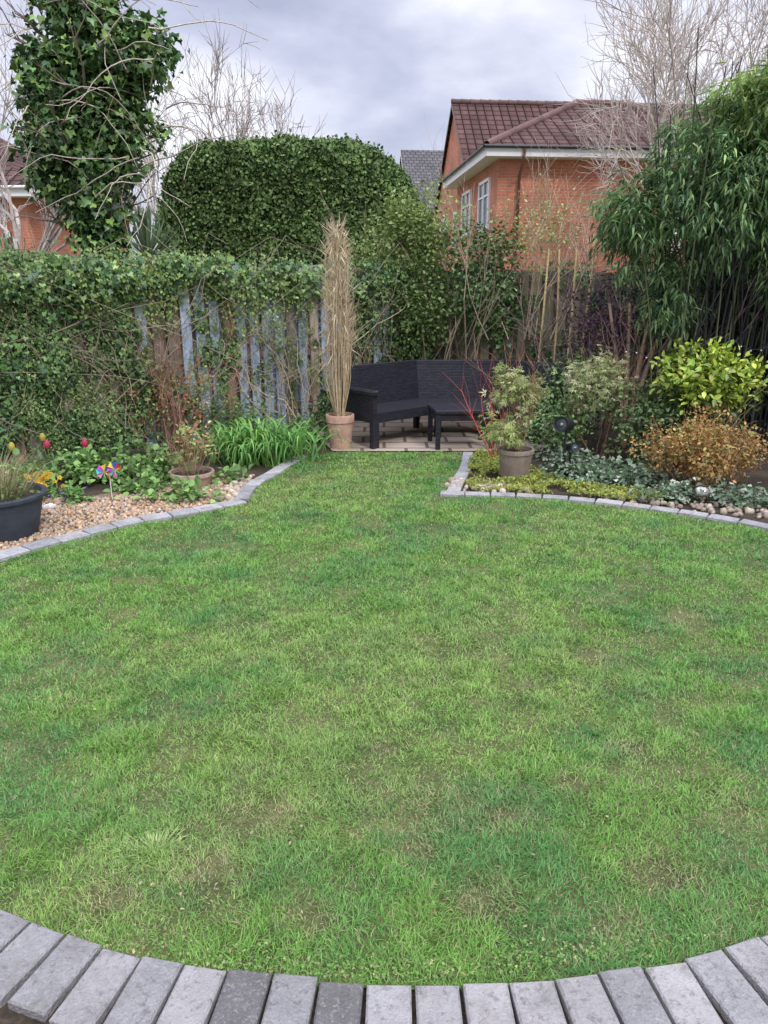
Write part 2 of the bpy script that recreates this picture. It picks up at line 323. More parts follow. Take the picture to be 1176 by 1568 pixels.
# pebbles
def pebbles(name,x,y,smin,smax,cols,z=.008):
    n=len(x); s=rng.uniform(smin,smax,n); q=rv(n); R=frames(q,rv(n),s*rng.uniform(.7,1.1,n),s,s*rng.uniform(.5,.8,n))
    T=np.stack([x,y,z+s*.3],1); return scatter(name,ICO,R,T,colmix(n,cols,None,.2),M_pebble,True)
n=16000; x=rng.uniform(-3.6,-1.1,n); y=rng.uniform(4.1,6.4,n)
gp=[(-3.6,4.0),(-2.5,4.15),(-1.95,4.9),(-1.5,5.25),(-1.2,5.45),(-1.15,6.35),(-1.5,6.2),(-2.0,5.7),(-2.6,5.6),(-3.6,5.6)]
k=inpoly(x,y,gp); pebbles('gravel',x[k],y[k],.008,.019,[(.46,.33,.21),(.38,.26,.16),(.52,.42,.31),(.31,.26,.22),(.5,.3,.17)])
n=2600; x=rng.uniform(-1.9,1.9,n); y=1.36+.16*(x+.04)**2-.215-np.abs(rng.normal(0,.1,n))
pebbles('gravel',x,y,.007,.016,[(.42,.34,.2),(.32,.25,.15),(.5,.42,.3)])
n=90; t=rng.random(n); x=.6+t*.55+rng.normal(0,.05,n); y=5.86+rng.normal(0,.06,n)+(1-t)*.25*rng.random(n)
pebbles('decorative_pebbles',x,y,.02,.04,[(.42,.33,.25),(.5,.43,.34),(.33,.27,.22)])
n=110; x=rng.uniform(1.7,2.9,n); y=5.72-.40*(x-1.5)+rng.normal(0,.08,n)
pebbles('decorative_pebbles',x,y,.015,.035,[(.38,.31,.23),(.46,.39,.3),(.28,.22,.18)])
n=40; x=rng.uniform(-1.3,-1.16,n); y=rng.uniform(5.5,6.3,n); pebbles('decorative_pebbles',x,y,.02,.045,[(.5,.43,.34),(.38,.3,.22)])
# ================= FENCES (hit-and-miss boards)
def fence(name,p0,p1,h,cols,seed,pitch=.155):
    p0=np.array(p0);p1=np.array(p1);Ln=np.linalg.norm(p1-p0);u=(p1-p0)/Ln;nr=np.array([u[1],-u[0]]);A=math.atan2(u[1],u[0]);E=empty(name)
    F=[];i=0;s=0
    while s<Ln:
        panel=int(s/1.83); hh=h+[0,-.03,.02,-.01][panel%4]+rng.normal()*.015
        c=p0+u*(s+pitch/2)
        col=cols(s/Ln,rng)
        box(F,(c[0],c[1],hh/2+.03),(.105+rng.normal()*.003,.018,hh-.06),col,0,A+rng.normal()*.02)
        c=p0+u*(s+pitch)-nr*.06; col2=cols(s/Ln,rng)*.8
        box(F,(c[0],c[1],hh/2+.03),(.105,.018,hh-.08+rng.normal()*.01),col2,0,A)
        s+=pitch*rng.uniform(.97,1.03);i+=1
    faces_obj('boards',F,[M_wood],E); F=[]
    for k in range(int(Ln/1.83)+2):
        c=p0+u*min(k*1.83,Ln)-nr*.12; box(F,(c[0],c[1],h/2+.02),(.09,.09,h+.04),(.26,.2,.15),0,A,.01)
    m=(p0+p1)/2-nr*.03
    for z in (.3,h/2,h-.25): box(F,(m[0],m[1],z),(Ln,.036,.08),(.2,.15,.11),0,A)
    faces_obj('posts_and_rails',F,[M_wood],E)
    return p0,u,nr,Ln
def c_left(t,r):
    if .44<t<.93 and r.random()<.55: return np.array([.42,.50,.62])*r.uniform(.8,1.15)
    return np.array([[.34,.22,.15],[.26,.19,.15],[.42,.33,.26],[.31,.26,.21]][r.integers(4)])*r.uniform(.65,1.2)
def c_right(t,r): return np.array([[.27,.24,.16],[.22,.2,.14],[.31,.26,.18],[.3,.32,.34]][r.choice(4,p=[.35,.3,.27,.08])])*r.uniform(.7,1.1)
FL=fence('garden_fence',(-4.9,5.2),(.62,9.85),1.8,c_left,1)
FR=fence('garden_fence',(.62,9.85),(6.2,7.9),1.8,c_right,2)
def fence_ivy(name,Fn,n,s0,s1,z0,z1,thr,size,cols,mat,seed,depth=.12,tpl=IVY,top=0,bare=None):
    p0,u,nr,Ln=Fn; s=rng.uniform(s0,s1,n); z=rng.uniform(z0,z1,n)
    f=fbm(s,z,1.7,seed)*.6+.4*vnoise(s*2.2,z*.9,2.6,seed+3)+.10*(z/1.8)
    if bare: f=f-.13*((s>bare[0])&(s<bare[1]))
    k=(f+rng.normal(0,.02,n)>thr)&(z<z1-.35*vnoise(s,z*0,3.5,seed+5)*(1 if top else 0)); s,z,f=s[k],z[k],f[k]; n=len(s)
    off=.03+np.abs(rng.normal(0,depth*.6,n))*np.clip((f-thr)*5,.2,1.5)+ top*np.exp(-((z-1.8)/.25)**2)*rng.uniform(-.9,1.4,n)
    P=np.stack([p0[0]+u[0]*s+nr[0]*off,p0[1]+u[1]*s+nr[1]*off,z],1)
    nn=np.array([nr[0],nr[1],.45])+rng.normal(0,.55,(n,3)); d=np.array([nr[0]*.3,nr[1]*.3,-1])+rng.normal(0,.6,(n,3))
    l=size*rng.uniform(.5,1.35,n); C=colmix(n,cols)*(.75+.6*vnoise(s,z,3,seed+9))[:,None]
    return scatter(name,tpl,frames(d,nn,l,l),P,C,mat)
ivyc=[(.075,.16,.05),(.11,.22,.065),(.055,.12,.055),(.18,.28,.09)]
IV=empty('fence_ivy')
o=[fence_ivy('leaves_a',FL,30000,0,7.2,.1,1.9,.505,.046,ivyc,M_gloss,50,.14,bare=(3.5,5.9)),
   fence_ivy('leaves_top',FL,9000,0,4.2,1.5,2.0,.45,.048,ivyc+[(.25,.36,.1)],M_gloss,60,.16,top=.13),
   fence_ivy('leaves_top_c',FL,6000,0,5.2,1.35,1.98,.50,.035,[(.25,.36,.1),(.3,.38,.13)],M_leaf,66,.2,LEAF,top=.15),
   fence_ivy('leaves_top_b',FL,3600,4.2,7.2,1.5,1.98,.50,.045,ivyc+[(.25,.34,.1)],M_gloss,62,.16,top=.08),
   fence_ivy('leaves_b',FR,11000,0,5.5,.1,1.9,.54,.05,ivyc,M_gloss,70,.14),
   fence_ivy('small_leaves',FL,24000,0,3.2,.2,1.9,.485,.026,[(.18,.28,.1),(.25,.35,.13)],M_leaf,80,.16,LEAF),
   fence_ivy('small_leaves_b',FL,12000,2.8,7.2,.5,1.95,.56,.03,[(.18,.27,.09),(.28,.36,.13)],M_leaf,90,.18,LEAF),
   fence_ivy('shade_back_leaves',FR,12000,3.1,5.8,.1,2.3,.25,.08,[(.02,.05,.02),(.03,.06,.03)],M_leaf,95,.2)]  # last layer: ivy behind the canes, the darkness there put into its leaf colour
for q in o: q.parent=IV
def vines(Fn,n,s0,s1,col,zmax=2.0):
    p0,u,nr,Ln=Fn; out_=[]
    for i in range(n):
        s=rng.uniform(s0,s1); z=rng.uniform(.0,1.2); ds,dz=rng.normal()*.1,rng.uniform(.03,.15); pts=[]
        off=rng.uniform(.03,.16)
        for k in range(12):
            pts.append((p0[0]+u[0]*s+nr[0]*off,p0[1]+u[1]*s+nr[1]*off,z)); s+=ds;z+=dz;ds+=rng.normal()*.05;dz+=rng.normal()*.04; off=abs(off+rng.normal()*.03)+.01
            if z>zmax: dz=-abs(dz)*.6
            if z<0.02: dz=abs(dz)
        out_.append((pts,np.linspace(.006,.002,12)*rng.uniform(.5,1.3)))
    return out_
tubes('vine_stems',vines(FL,130,0,7,None)+vines(FR,60,0,5,None),M_bark,(.32,.26,.19),4,IV,.3)
# ================= generic plants
def grow(start,d,L,r,depth,nch,spread,paths,tips,up=.15,seg=5,shrink=.62,wob=.18,tmin=.3,rmin=.002):
    pts=[np.array(start,float)]; d=np.array(d,float)/np.linalg.norm(d)
    for k in range(seg):
        d=d+rng.normal(0,wob,3)+np.array([0,0,up*.3]); d/=np.linalg.norm(d); pts.append(pts[-1]+d*L/seg)
    pts=np.array(pts); rr=np.linspace(r,r*.55 if depth else r*.4,seg+1); paths.append((pts,rr)); tips.append((pts[-1],d))
    if depth==0: return
    for c in range(nch[0] if isinstance(nch,tuple) else nch):
        t=rng.uniform(tmin,1) if c else 1.; i=t*seg; i0=min(int(i),seg-1); p=pts[i0]+(pts[i0+1]-pts[i0])*(i-i0)
        nd=norm((pts[i0+1]-pts[i0])[None])[0]; ra=rng.normal(size=3); ra-=nd*(ra@nd); ra/=np.linalg.norm(ra)
        nd=nd*math.cos(spread)+ra*math.sin(spread)*rng.uniform(.6,1.3); nd[2]+=up
        grow(p,nd,L*shrink*rng.uniform(.75,1.25),max(rr[i0]*.6,rmin),depth-1,nch[1:] if isinstance(nch,tuple) and len(nch)>1 else nch,spread,paths,tips,up,max(seg-1,3),shrink,wob,tmin,rmin)
def bare_tree(name,loc,H,r,depth,nch,spread,col,up=.2,trunk=.3,shrink=.68,wob=.12,width=None,rmin=.004):
    E=empty(name); paths=[];tips=[]
    grow((0,0,0),(rng.normal()*.03,rng.normal()*.03,1),H*trunk*1.2,r,depth,nch,spread,paths,tips,up,6,shrink,wob,.3,rmin)
    A=np.concatenate([p[0] for p in paths]); sz=H/np.percentile(A[:,2],99.5); cx=np.median(A[:,0]); hw=np.percentile(np.abs(A[:,:2]-np.array([cx,np.median(A[:,1])])),96); sx=(width/hw) if width else sz
    paths=[((p-np.array([cx,0,0])*(np.clip(p[:,2:3]/max(A[:,2].max()*.4,1e-3),0,1)))*np.array([sx,sx,sz])+np.array(loc),q) for p,q in paths]
    tubes('branches',paths,M_bark,col,4,E,.12); return E
def blob(n,c,r,nc,cs,shell=.5):
    cc=rv(nc)*(rng.uniform(shell,1,(nc,1)))*np.array(r)+np.array(c); i=rng.integers(nc,size=n)
    off=rng.normal(0,1,(n,3))*cs; return cc[i]+off,i
def foliage(name,c,r,n,nc,cs,size,cols,parent,mat=M_leaf,tpl=LEAF,asp=1,shell=.45,droop=0.,upn=.6,zmin=.02,cj=.25,thinning=None):
    P,i=blob(n,c,r,nc,cs,shell); k=P[:,2]>zmin; P,i=P[k],i[k]; n=len(P)
    o=norm(P-np.array(c)); d=o*.7+rv(n)*.8+np.array([0,0,-droop]); nn=o*.4+rv(n)*.5+np.array([0,0,upn])
    l=size*rng.uniform(.6,1.3,n); cf=(1+cj*rng.normal(size=nc)).clip(.5,1.6)[i][:,None]
    return scatter(name,tpl,frames(d,nn,l*asp,l),P,colmix(n,cols)*cf,mat,False,parent)
def stems(loc,n,r0,H,rad,col,parent,spread=.35,depth=1,nch=4,name='stems',wob=.12):
    paths=[];tips=[]
    for i in range(n):
        a=rng.uniform(0,6.28); q=rng.random()
        grow((loc[0]+math.cos(a)*r0*q,loc[1]+math.sin(a)*r0*q,loc[2]),(math.cos(a)*spread*q,math.sin(a)*spread*q,1),H*rng.uniform(.6,1.05),rad,depth,nch,.6,paths,tips,.25,5,.5,wob)
    tubes(name,paths,M_bark,col,4,parent,.2); return np.array([t[0] for t in tips]),np.array([t[1] for t in tips])
# ivy-clad tree
E=empty('ivy_covered_tree')
bx,by=-3.12,8.55
paths=[];tips=[]
tz=np.linspace(0,4.8,10); tp_=np.stack([bx+.05*np.sin(tz),by+.04*np.cos(tz*1.3),tz],1); paths.append((tp_,np.linspace(.13,.05,10)))
for i in range(22):
    k=rng.integers(4,9); a=rng.uniform(0,6.28); grow(tp_[k],(math.cos(a),math.sin(a)*.7,.5),rng.uniform(.4,.7),.022,2,(3,3),.6,paths,tips,.15,5,.6,.15,.3,.003)
tubes('trunk_and_branches',paths,M_bark,(.22,.17,.13),6,E)
lobes=[((-3.0,8.5,4.25),(.45,.4,.42),2600),((-2.72,8.5,3.8),(.5,.4,.38),2900),((-3.2,8.5,3.65),(.48,.4,.42),2800),((-3.28,8.45,3.15),(.48,.4,.38),2600),((-2.82,8.45,3.15),(.42,.35,.42),2200),((-3.5,8.45,2.8),(.26,.3,.22),450),((-3.08,8.45,2.7),(.42,.35,.38),2300),((-3.03,8.45,2.2),(.28,.26,.38),1700),((-3.05,8.45,4.8),(.4,.35,.3),1200),((-2.35,8.5,3.95),(.22,.2,.2),350)]
for c,r,n in lobes: foliage('leaves',c,r,n,int(n/28),.085,.074,[(.08,.165,.05),(.11,.22,.06),(.055,.12,.05),(.22,.34,.09)],E,M_gloss,IVY,1,.3,.7,.3,cj=.34)
paths=[]
for i in range(60):
    p=np.array([bx+rng.uniform(-.5,.9),by-.2+rng.uniform(-.3,.3),rng.uniform(2.4,4.6)]); d=norm(np.array([[rng.uniform(-.6,1.),rng.uniform(-.5,.2),rng.uniform(-.2,.8)]]))[0]; pts=[p]
    for k in range(10): d=d+rng.normal(0,.16,3)+np.array([0,0,-.09]); d/=np.linalg.norm(d); pts.append(pts[-1]+d*.12)
    paths.append((pts,np.linspace(.008,.003,11)))
tubes('pale_twigs',paths,M_bark,(.5,.43,.35),4,E)
# clipped hedge tree
def clipped(name,c,r,n,size,cols,p=5,seed=5):
    E=empty(name); d=rv(n); d[:,2]=np.where(d[:,2]<-.5,-d[:,2],d[:,2]); d[:,1]=np.where((d[:,1]>.35)&(rng.random(n)<.7),-d[:,1],d[:,1])
    k=(np.abs(d)**p).sum(1)**(-1/p); S=d*k[:,None]*np.array(r)
    b=.2*(fbm(S[:,0]+S[:,1],S[:,2]+S[:,1]*.5,1.6,seed)-.5)+.08*(vnoise(S[:,0]+S[:,1],S[:,2],7,seed+8)-.5)+np.abs(rng.normal(0,.05,n))*(rng.random(n)<.35); S=S*(1+b/np.linalg.norm(S,axis=1))[:,None]
    S[:,2]-=np.clip(S[:,0]-r[0]*.4,0,9)**1.6*.42*(S[:,2]>0)+np.clip(-S[:,0]-r[0]*.75,0,9)*.35*(S[:,2]>0)
    o=norm(S/np.array(r)**1.0); nn=o+rv(n)*.7; dd=rv(n)+o*.5+[0,0,.3]
    l=size*rng.uniform(.6,1.4,n)
    scatter('leaves',LEAF,frames(dd,nn,l,l),S+np.array(c),colmix(n,cols)*(.7+.6*vnoise(S[:,0]+S[:,1],S[:,2],4,seed+3))[:,None],M_hedge,False,E)
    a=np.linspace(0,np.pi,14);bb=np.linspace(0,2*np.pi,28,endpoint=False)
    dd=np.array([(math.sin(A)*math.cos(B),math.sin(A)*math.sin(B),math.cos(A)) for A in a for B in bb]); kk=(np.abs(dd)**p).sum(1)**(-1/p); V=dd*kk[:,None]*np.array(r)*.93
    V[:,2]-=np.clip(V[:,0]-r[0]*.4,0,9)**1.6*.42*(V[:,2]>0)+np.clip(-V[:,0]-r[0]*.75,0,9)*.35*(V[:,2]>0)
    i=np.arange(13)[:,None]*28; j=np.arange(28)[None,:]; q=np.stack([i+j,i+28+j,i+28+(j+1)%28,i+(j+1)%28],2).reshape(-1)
    raw_mesh('dark_inner_body',V+np.array(c),q,np.arange(0,len(q),4),np.tile([.02,.03,.012],(len(V),1)),M_bark,True,E)  # solid core, coloured dark in place of the shade inside the crown
clipped('clipped_evergreen_tree',(-1.42,13.3,1.95),(2.18,1.3,1.80),85000,.052,[(.095,.165,.05),(.12,.20,.06),(.07,.13,.045),(.18,.25,.08)],4)
# bare trees
bare_tree('bare_tree',(-3.9,25,0),8.2,.2,5,(7,5,5,4,4),.75,(.36,.31,.28),.03,.24,width=2.3,rmin=.009)
bare_tree('bare_tree',(-4.3,14.5,0),5.9,.06,4,(6,5,5,3),.35,(.55,.49,.43),.3,.4,.62,width=.8,rmin=.006)
bare_tree('bare_tree',(6.9,17.5,0),8.5,.13,5,(6,5,5,4,4),.65,(.50,.43,.38),.08,.28,width=2.7,rmin=.007)
bare_tree('bare_tree',(-6.0,11.5,0),6.2,.09,4,(7,6,5,4),.5,(.5,.44,.4),.2,.36,rmin=.005)
def cordyline(loc,h,n,l):
    E=empty('cordyline_palm'); tubes('trunk',[([(loc[0],loc[1],0),(loc[0],loc[1],h)],[.06,.05])],M_bark,(.2,.16,.12),6,E)
    a=rng.uniform(0,6.28,n); e=rng.uniform(-.3,1.5,n); d=np.stack([np.cos(a)*np.cos(e),np.sin(a)*np.cos(e),np.sin(e)],1)
    nn=np.stack([-np.cos(a)*np.sin(e),-np.sin(a)*np.sin(e),np.cos(e)],1)*-1
    scatter('leaves',STRAP,frames(d,nn,.03,l*rng.uniform(.7,1.1,n),-.25*l*np.ones(n)),np.tile([loc[0],loc[1],h],(n,1)),colmix(n,[(.14,.22,.1),(.22,.29,.16)]),M_leaf,True,E)
cordyline((-2.9,9.6),1.95,110,.55); cordyline((-4.9,8.6),2.0,80,.6); cordyline((-4.4,9.2),1.6,70,.6)
# climbers in the fence corner
E=empty('climbing_shrub')
tp,td=stems((.5,9.5,0),12,.6,1.7,.012,(.36,.29,.2),E,.5,2,4)
foliage('leaves',(.35,9.45,2.2),(.7,.35,.55),4400,140,.08,.046,[(.19,.28,.08),(.25,.34,.11),(.33,.4,.14)],E,M_leaf,LEAF,.9,.3)
foliage('leaves_mid',(.5,9.3,1.45),(.4,.2,.6),2000,70,.10,.046,[(.14,.23,.07),(.2,.28,.09)],E,M_leaf,LEAF,.9,.3)
foliage('leaves_dark',(1.2,9.22,1.75),(.36,.22,.66),2900,70,.09,.046,[(.09,.17,.055),(.13,.22,.07)],E,M_gloss,IVY,.9,.3)
foliage('leaves_low',(.1,9.2,1.2),(.5,.2,.6),1500,50,.09,.042,[(.12,.19,.06),(.17,.24,.09)],E,M_leaf,LEAF,.9,.3)
foliage('leaves_left',(-.4,9.2,1.8),(.4,.2,.4),1300,50,.08,.038,[(.22,.31,.1),(.3,.37,.13)],E,M_leaf,LEAF,.9,.3)
E=empty('honeysuckle_climber')
tp,td=stems((1.7,9.1,1.0),12,.5,1.5,.007,(.48,.37,.27),E,.8,2,5)
foliage('leaves',(1.8,9.1,2.25),(.75,.3,.55),1300,140,.06,.038,[(.3,.37,.12),(.37,.4,.17)],E,M_leaf,LEAF,.7,.2)
E=empty('bamboo_cane_support')
tubes('canes',[([(1.75+.16*i+rng.normal()*.02,8.5,0),(1.78+.16*i,8.55,1.3),(1.8+.16*i+rng.normal()*.06,8.6,2.0)],[.013,.012,.01]) for i in range(4)],M_bark,(.6,.46,.22),6,E)
E=empty('purple_twig_shrub')
tp,td=stems((2.3,7.7,.2),24,.3,1.2,.009,(.2,.13,.14),E,.7,2,4)
foliage('leaves',(2.25,7.7,1.2),(.55,.35,.48),2400,150,.05,.036,[(.08,.04,.065),(.13,.06,.075),(.06,.035,.06)],E,M_leaf,LEAF,.8,.2)
tubes('thick_stems',[([(2.5,7.6,0),(2.5+a*.4,7.55,.7),(2.5+a,7.5,1.45)],[.028,.022,.012]) for a in (-.3,-.1,.12,.3)],M_bark,(.42,.3,.2),6,E)
# ================= BAMBOO
E=empty('bamboo_clump')
paths=[]
for i in range(110):
    x=rng.uniform(2.55,4.4); y=rng.uniform(7.0,7.9); h=rng.uniform(2.2,3.7); lx,ly=rng.normal()*.35-.05,rng.normal()*.25-.12
    t=np.linspace(0,1,9); pts=np.stack([x+lx*t**2.2,y+ly*t**2.2,h*t-.12*t**4],1); paths.append((pts,np.linspace(.011,.004,9),(.015,.014,.016) if rng.random()<.65 else (.10,.11,.06)))
tubes('canes',paths,M_paint,(.02,.02,.02),6,E)
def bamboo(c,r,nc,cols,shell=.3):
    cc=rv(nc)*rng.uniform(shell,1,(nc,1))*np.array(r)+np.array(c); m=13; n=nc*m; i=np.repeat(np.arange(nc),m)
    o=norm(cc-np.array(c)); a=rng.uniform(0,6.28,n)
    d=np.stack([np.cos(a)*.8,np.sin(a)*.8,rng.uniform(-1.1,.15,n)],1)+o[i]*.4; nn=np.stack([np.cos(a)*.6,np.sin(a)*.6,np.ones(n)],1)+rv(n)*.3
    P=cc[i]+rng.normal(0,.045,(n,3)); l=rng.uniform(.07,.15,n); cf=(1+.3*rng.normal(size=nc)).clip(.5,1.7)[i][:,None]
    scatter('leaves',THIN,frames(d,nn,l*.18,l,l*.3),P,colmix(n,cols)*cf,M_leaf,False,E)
bc=[(.16,.28,.12),(.21,.34,.14),(.12,.22,.11),(.29,.41,.16)]
bamboo((3.2,7.3,2.5),(.85,.7,.8),780,bc)
bamboo((2.35,7.4,2.2),(.42,.35,.48),210,bc)
bamboo((3.85,6.9,3.1),(.65,.6,.75),430,bc+[(.36,.48,.15)])
bamboo((4.0,7.2,1.8),(.5,.5,.8),240,bc)
bamboo((2.75,7.35,1.55),(.28,.3,.5),100,bc)
bamboo((3.3,7.1,3.15),(.5,.4,.3),190,[(.37,.48,.15),(.26,.39,.13)])
bamboo((3.4,8.3,1.6),(1.3,.2,1.3),260,[(.02,.05,.02)])  # backing leaves coloured near-black to stand for the shade behind the canes
E=empty('string_lights'); t=np.linspace(0,1,18); pts=np.stack([2.2+1.6*t,6.85+0*t,1.05+.25*t-.18*np.sin(np.pi*t*2)**2],1)
tubes('wire',[(pts,np.full(18,.003))],M_paint,(.02,.02,.02),4,E)
scatter('bulbs',ICO,np.tile(np.eye(3)*.009,(18,1,1)),pts-[0,0,.012],np.full((18,3),.6),M_paint,True,E)
# ================= right bed plants
E=empty('choisya_shrub'); stems((2.85,6.6,0),14,.15,.75,.01,(.2,.2,.1),E,.5,1,4)
foliage('leaves',(2.85,6.6,.83),(.46,.4,.25),3300,110,.045,.062,[(.36,.46,.05),(.27,.39,.05),(.18,.30,.04),(.45,.5,.1)],E,M_gloss,LEAF,.75,.45,0,.8)
foliage('lower_leaves',(2.8,6.65,.5),(.4,.3,.3),900,40,.07,.06,[(.1,.18,.06)],E,M_gloss,LEAF,.75,.3)
E=empty('spiraea_shrub'); stems((2.65,5.95,0),26,.3,.5,.004,(.33,.18,.1),E,.9,1,5)
foliage('leaves',(2.65,5.95,.33),(.60,.38,.28),6400,150,.045,.029,[(.52,.28,.1),(.44,.22,.08),(.47,.36,.13),(.32,.18,.08),(.32,.33,.1)],E,M_leaf,LEAF,.8,.3)
E=empty('variegated_ivy_groundcover')
for c,r,n in [((1.75,6.15,.04),(.4,.25,.08),1300),((2.3,5.6,.03),(.5,.16,.06),1300),((1.65,6.45,.1),(.35,.3,.12),900),((2.75,5.4,.03),(.35,.16,.06),800),((2.1,6.1,.06),(.4,.3,.1),1100)]:
    foliage('leaves',c,r,n,70,.05,.036,[(.26,.34,.24),(.14,.23,.13),(.42,.46,.36),(.11,.2,.09)],E,M_leaf,IVY,1,.1,0,1.)
E=empty('creeping_jenny_groundcover')
n=30000; x=rng.uniform(.6,2.3,n); y=rng.uniform(5.5,7.2,n)
cj=[(.68,5.95),(.75,5.8),(1.1,5.72),(1.6,5.6),(2.05,5.4),(2.3,5.3),(2.35,5.45),(1.9,5.85),(1.5,6.0),(1.45,6.4),(1.1,7.1),(.92,7.2),(.78,6.7)]
k=inpoly(x,y,cj)&(fbm(x,y,4,110)>.31); x,y=x[k],y[k]; n=len(x); z=.015+.07*vnoise(x,y,7,111)*rng.random(n)**.5
scatter('leaves',LEAF,frames(rv(n),rv(n)*.6+[0,0,1],rng.uniform(.014,.024,n),rng.uniform(.016,.026,n)),np.stack([x,y,z],1),colmix(n,[(.42,.46,.08),(.34,.42,.08),(.26,.34,.08),(.46,.46,.15)]),M_leaf,False,E)
E=empty('acer_shrub'); tp,td=stems((2.05,6.95,0),9,.15,.8,.006,(.25,.14,.09),E,.5,2,4)
foliage('leaves',(2.0,6.95,.74),(.34,.3,.26),1500,90,.045,.05,[(.45,.5,.24),(.35,.43,.17),(.52,.5,.32)],E,M_leaf,MAPLE,1,.2,.3)
E=empty('evergreen_bed_shrub')
foliage('leaves',(1.65,7.1,.35),(.35,.3,.35),1300,50,.06,.042,[(.11,.19,.065),(.16,.26,.09)],E,M_gloss,LEAF,.8,.3)
foliage('leaves_b',(2.35,6.7,.4),(.35,.3,.35),1300,50,.06,.042,[(.1,.17,.06),(.15,.24,.09)],E,M_gloss,LEAF,.8,.3)
foliage('leaves_c',(1.9,7.7,.5),(.5,.4,.42),1500,60,.07,.05,[(.07,.13,.05),(.12,.2,.07)],E,M_gloss,LEAF,.8,.3)
E=empty('red_dogwood'); stems((1.1,6.9,0),12,.08,.75,.005,(.45,.08,.07),E,.75,1,3)
def pot(name,loc,r,h,col,soil=(.03,.02,.015),rim=.04,base=.72):
    E=empty(name); p=[(0.001,0),(r*base,0),(r*(base+.02),.01),(r*.93,h-rim),(r*.935,h-rim),(r,h-rim+.004),(r*1.01,h-.006),(r*.99,h),(r*.9,h),(r*.87,h-.03)]
    lathe('vessel',p,M_pot,col,loc,E); lathe('soil',[(r*.88,h-.03),(r*.4,h-.02),(.001,h-.018)],M_bark,soil,loc,E); return E
E=pot('potted_acer',(1.13,6.22,0),.155,.28,(.24,.185,.15))
tp,td=stems((1.13,6.22,.25),7,.05,.62,.006,(.3,.16,.1),E,.5,2,4)
foliage('leaves',(1.13,6.22,.80),(.26,.22,.2),560,70,.035,.05,[(.45,.5,.2),(.37,.46,.16),(.52,.51,.27)],E,M_leaf,MAPLE,1,.15,.5)
foliage('lower_leaves',(1.03,6.2,.44),(.25,.2,.13),340,40,.035,.05,[(.45,.5,.2),(.37,.46,.16)],E,M_leaf,MAPLE,1,.2,.5)
def spot(loc,rz,s):
    E=empty('garden_spotlight',loc,rz)
    lathe('body',[(.001,-.08*s),(.04*s,-.08*s),(.05*s,-.06*s),(.055*s,.06*s),(.064*s,.075*s),(.062*s,.085*s),(.048*s,.08*s)],M_paint,(.02,.02,.022),(0,0,0),E,24).rotation_euler=(math.radians(80),0,0)
    l=lathe('lens',[(.048*s,.070*s),(.03*s,.074*s),(.001,.075*s)],M_glass,(.2,.2,.2),(0,0,0),E,24); l.rotation_euler=(math.radians(80),0,0)
    b=lathe('lamp',[(.02*s,.076*s),(.015*s,.083*s),(.001,.086*s)],M_metal,(.5,.5,.5),(0,0,0),E,16); b.rotation_euler=(math.radians(80),0,0)
    tubes('stake',[([(0,.02,-loc[2]),(0,.02,-.05*s)],[.012,.012])],M_paint,(.02,.02,.02),6,E)
spot((1.56,6.3,.47),-.7,1.1); spot((1.63,6.3,.27),.3,.75)
lathe('gazing_ball',[(.065*math.sin(a),.065-.065*math.cos(a)) for a in np.linspace(.01,3.13,18)],M_metal,(.4,.38,.36),(2.42,5.44,.03))
# ================= left bed plants
E=empty('daylily_clump')
n=460; x=rng.normal(-1.2,.24,n); y=rng.normal(6.95,.13,n); a=rng.uniform(0,6.28,n); ln=rng.uniform(.1,.7,n)
d=np.stack([np.cos(a)*ln,np.sin(a)*ln,np.ones(n)],1); nn=np.stack([np.cos(a),np.sin(a),np.zeros(n)],1)
l=rng.uniform(.24,.44,n); scatter('leaves',STRAP,frames(d,nn,.022*rng.uniform(.7,1.3,n),l,l*rng.uniform(.4,.9,n)),np.stack([x,y,np.zeros(n)],1),colmix(n,[(.17,.38,.08),(.24,.45,.11),(.13,.31,.08)]),M_leaf,True,E)
E=empty('strawberry_plants')
for c,r,n in [((-2.45,6.25,.10),(.5,.3,.13),950),((-1.95,6.35,.08),(.3,.22,.13),480),((-1.55,5.55,.03),(.3,.14,.05),340),((-2.0,5.85,.06),(.2,.2,.1),260),((-3.0,5.9,.08),(.35,.3,.12),420),((-1.35,6.1,.04),(.12,.2,.08),120)]:
    foliage('leaves',c,r,n,int(n/12),.055,.058,[(.2,.36,.1),(.26,.42,.13),(.15,.28,.08)],E,M_leaf,LEAF,1.05,.2,0,1.1)
E=empty('red_berry_shrub'); stems((-2.1,7.15,0),14,.3,1.0,.005,(.38,.2,.15),E,.6,2,4)
foliage('leaves',(-2.1,7.2,.6),(.5,.2,.5),1500,110,.05,.032,[(.4,.15,.1),(.25,.31,.12),(.34,.22,.11)],E,M_leaf,LEAF,.7,.2)
E=empty('green_bush'); 
foliage('leaves',(-3.2,6.75,.5),(.5,.22,.5),3000,150,.06,.03,[(.18,.28,.1),(.25,.35,.13),(.13,.21,.08)],E,M_leaf,LEAF,.8,.25)
foliage('leaves_b',(-1.5,7.55,.3),(.5,.3,.32),1400,70,.06,.038,[(.13,.24,.08),(.19,.3,.1)],E,M_leaf,LEAF,.8,.25)
foliage('leaves_c',(-.75,7.9,.2),(.25,.3,.22),700,40,.05,.04,[(.12,.22,.07),(.18,.29,.09)],E,M_leaf,LEAF,.8,.25)
E=pot('bowl_planter',(-1.60,5.98,0),.185,.14,(.38,.27,.21),base=.72,rim=.035)
t_=tuft('dry_stems',-1.60,5.98,100,.1,.40,[(.55,.44,.28),(.4,.24,.15)],.004,M_leaf,.11,.5); t_.parent=E
foliage('leaves',(-1.58,5.98,.38),(.17,.14,.2),260,40,.04,.042,[(.36,.43,.15),(.42,.22,.13)],E,M_leaf,LEAF,.8,.2)
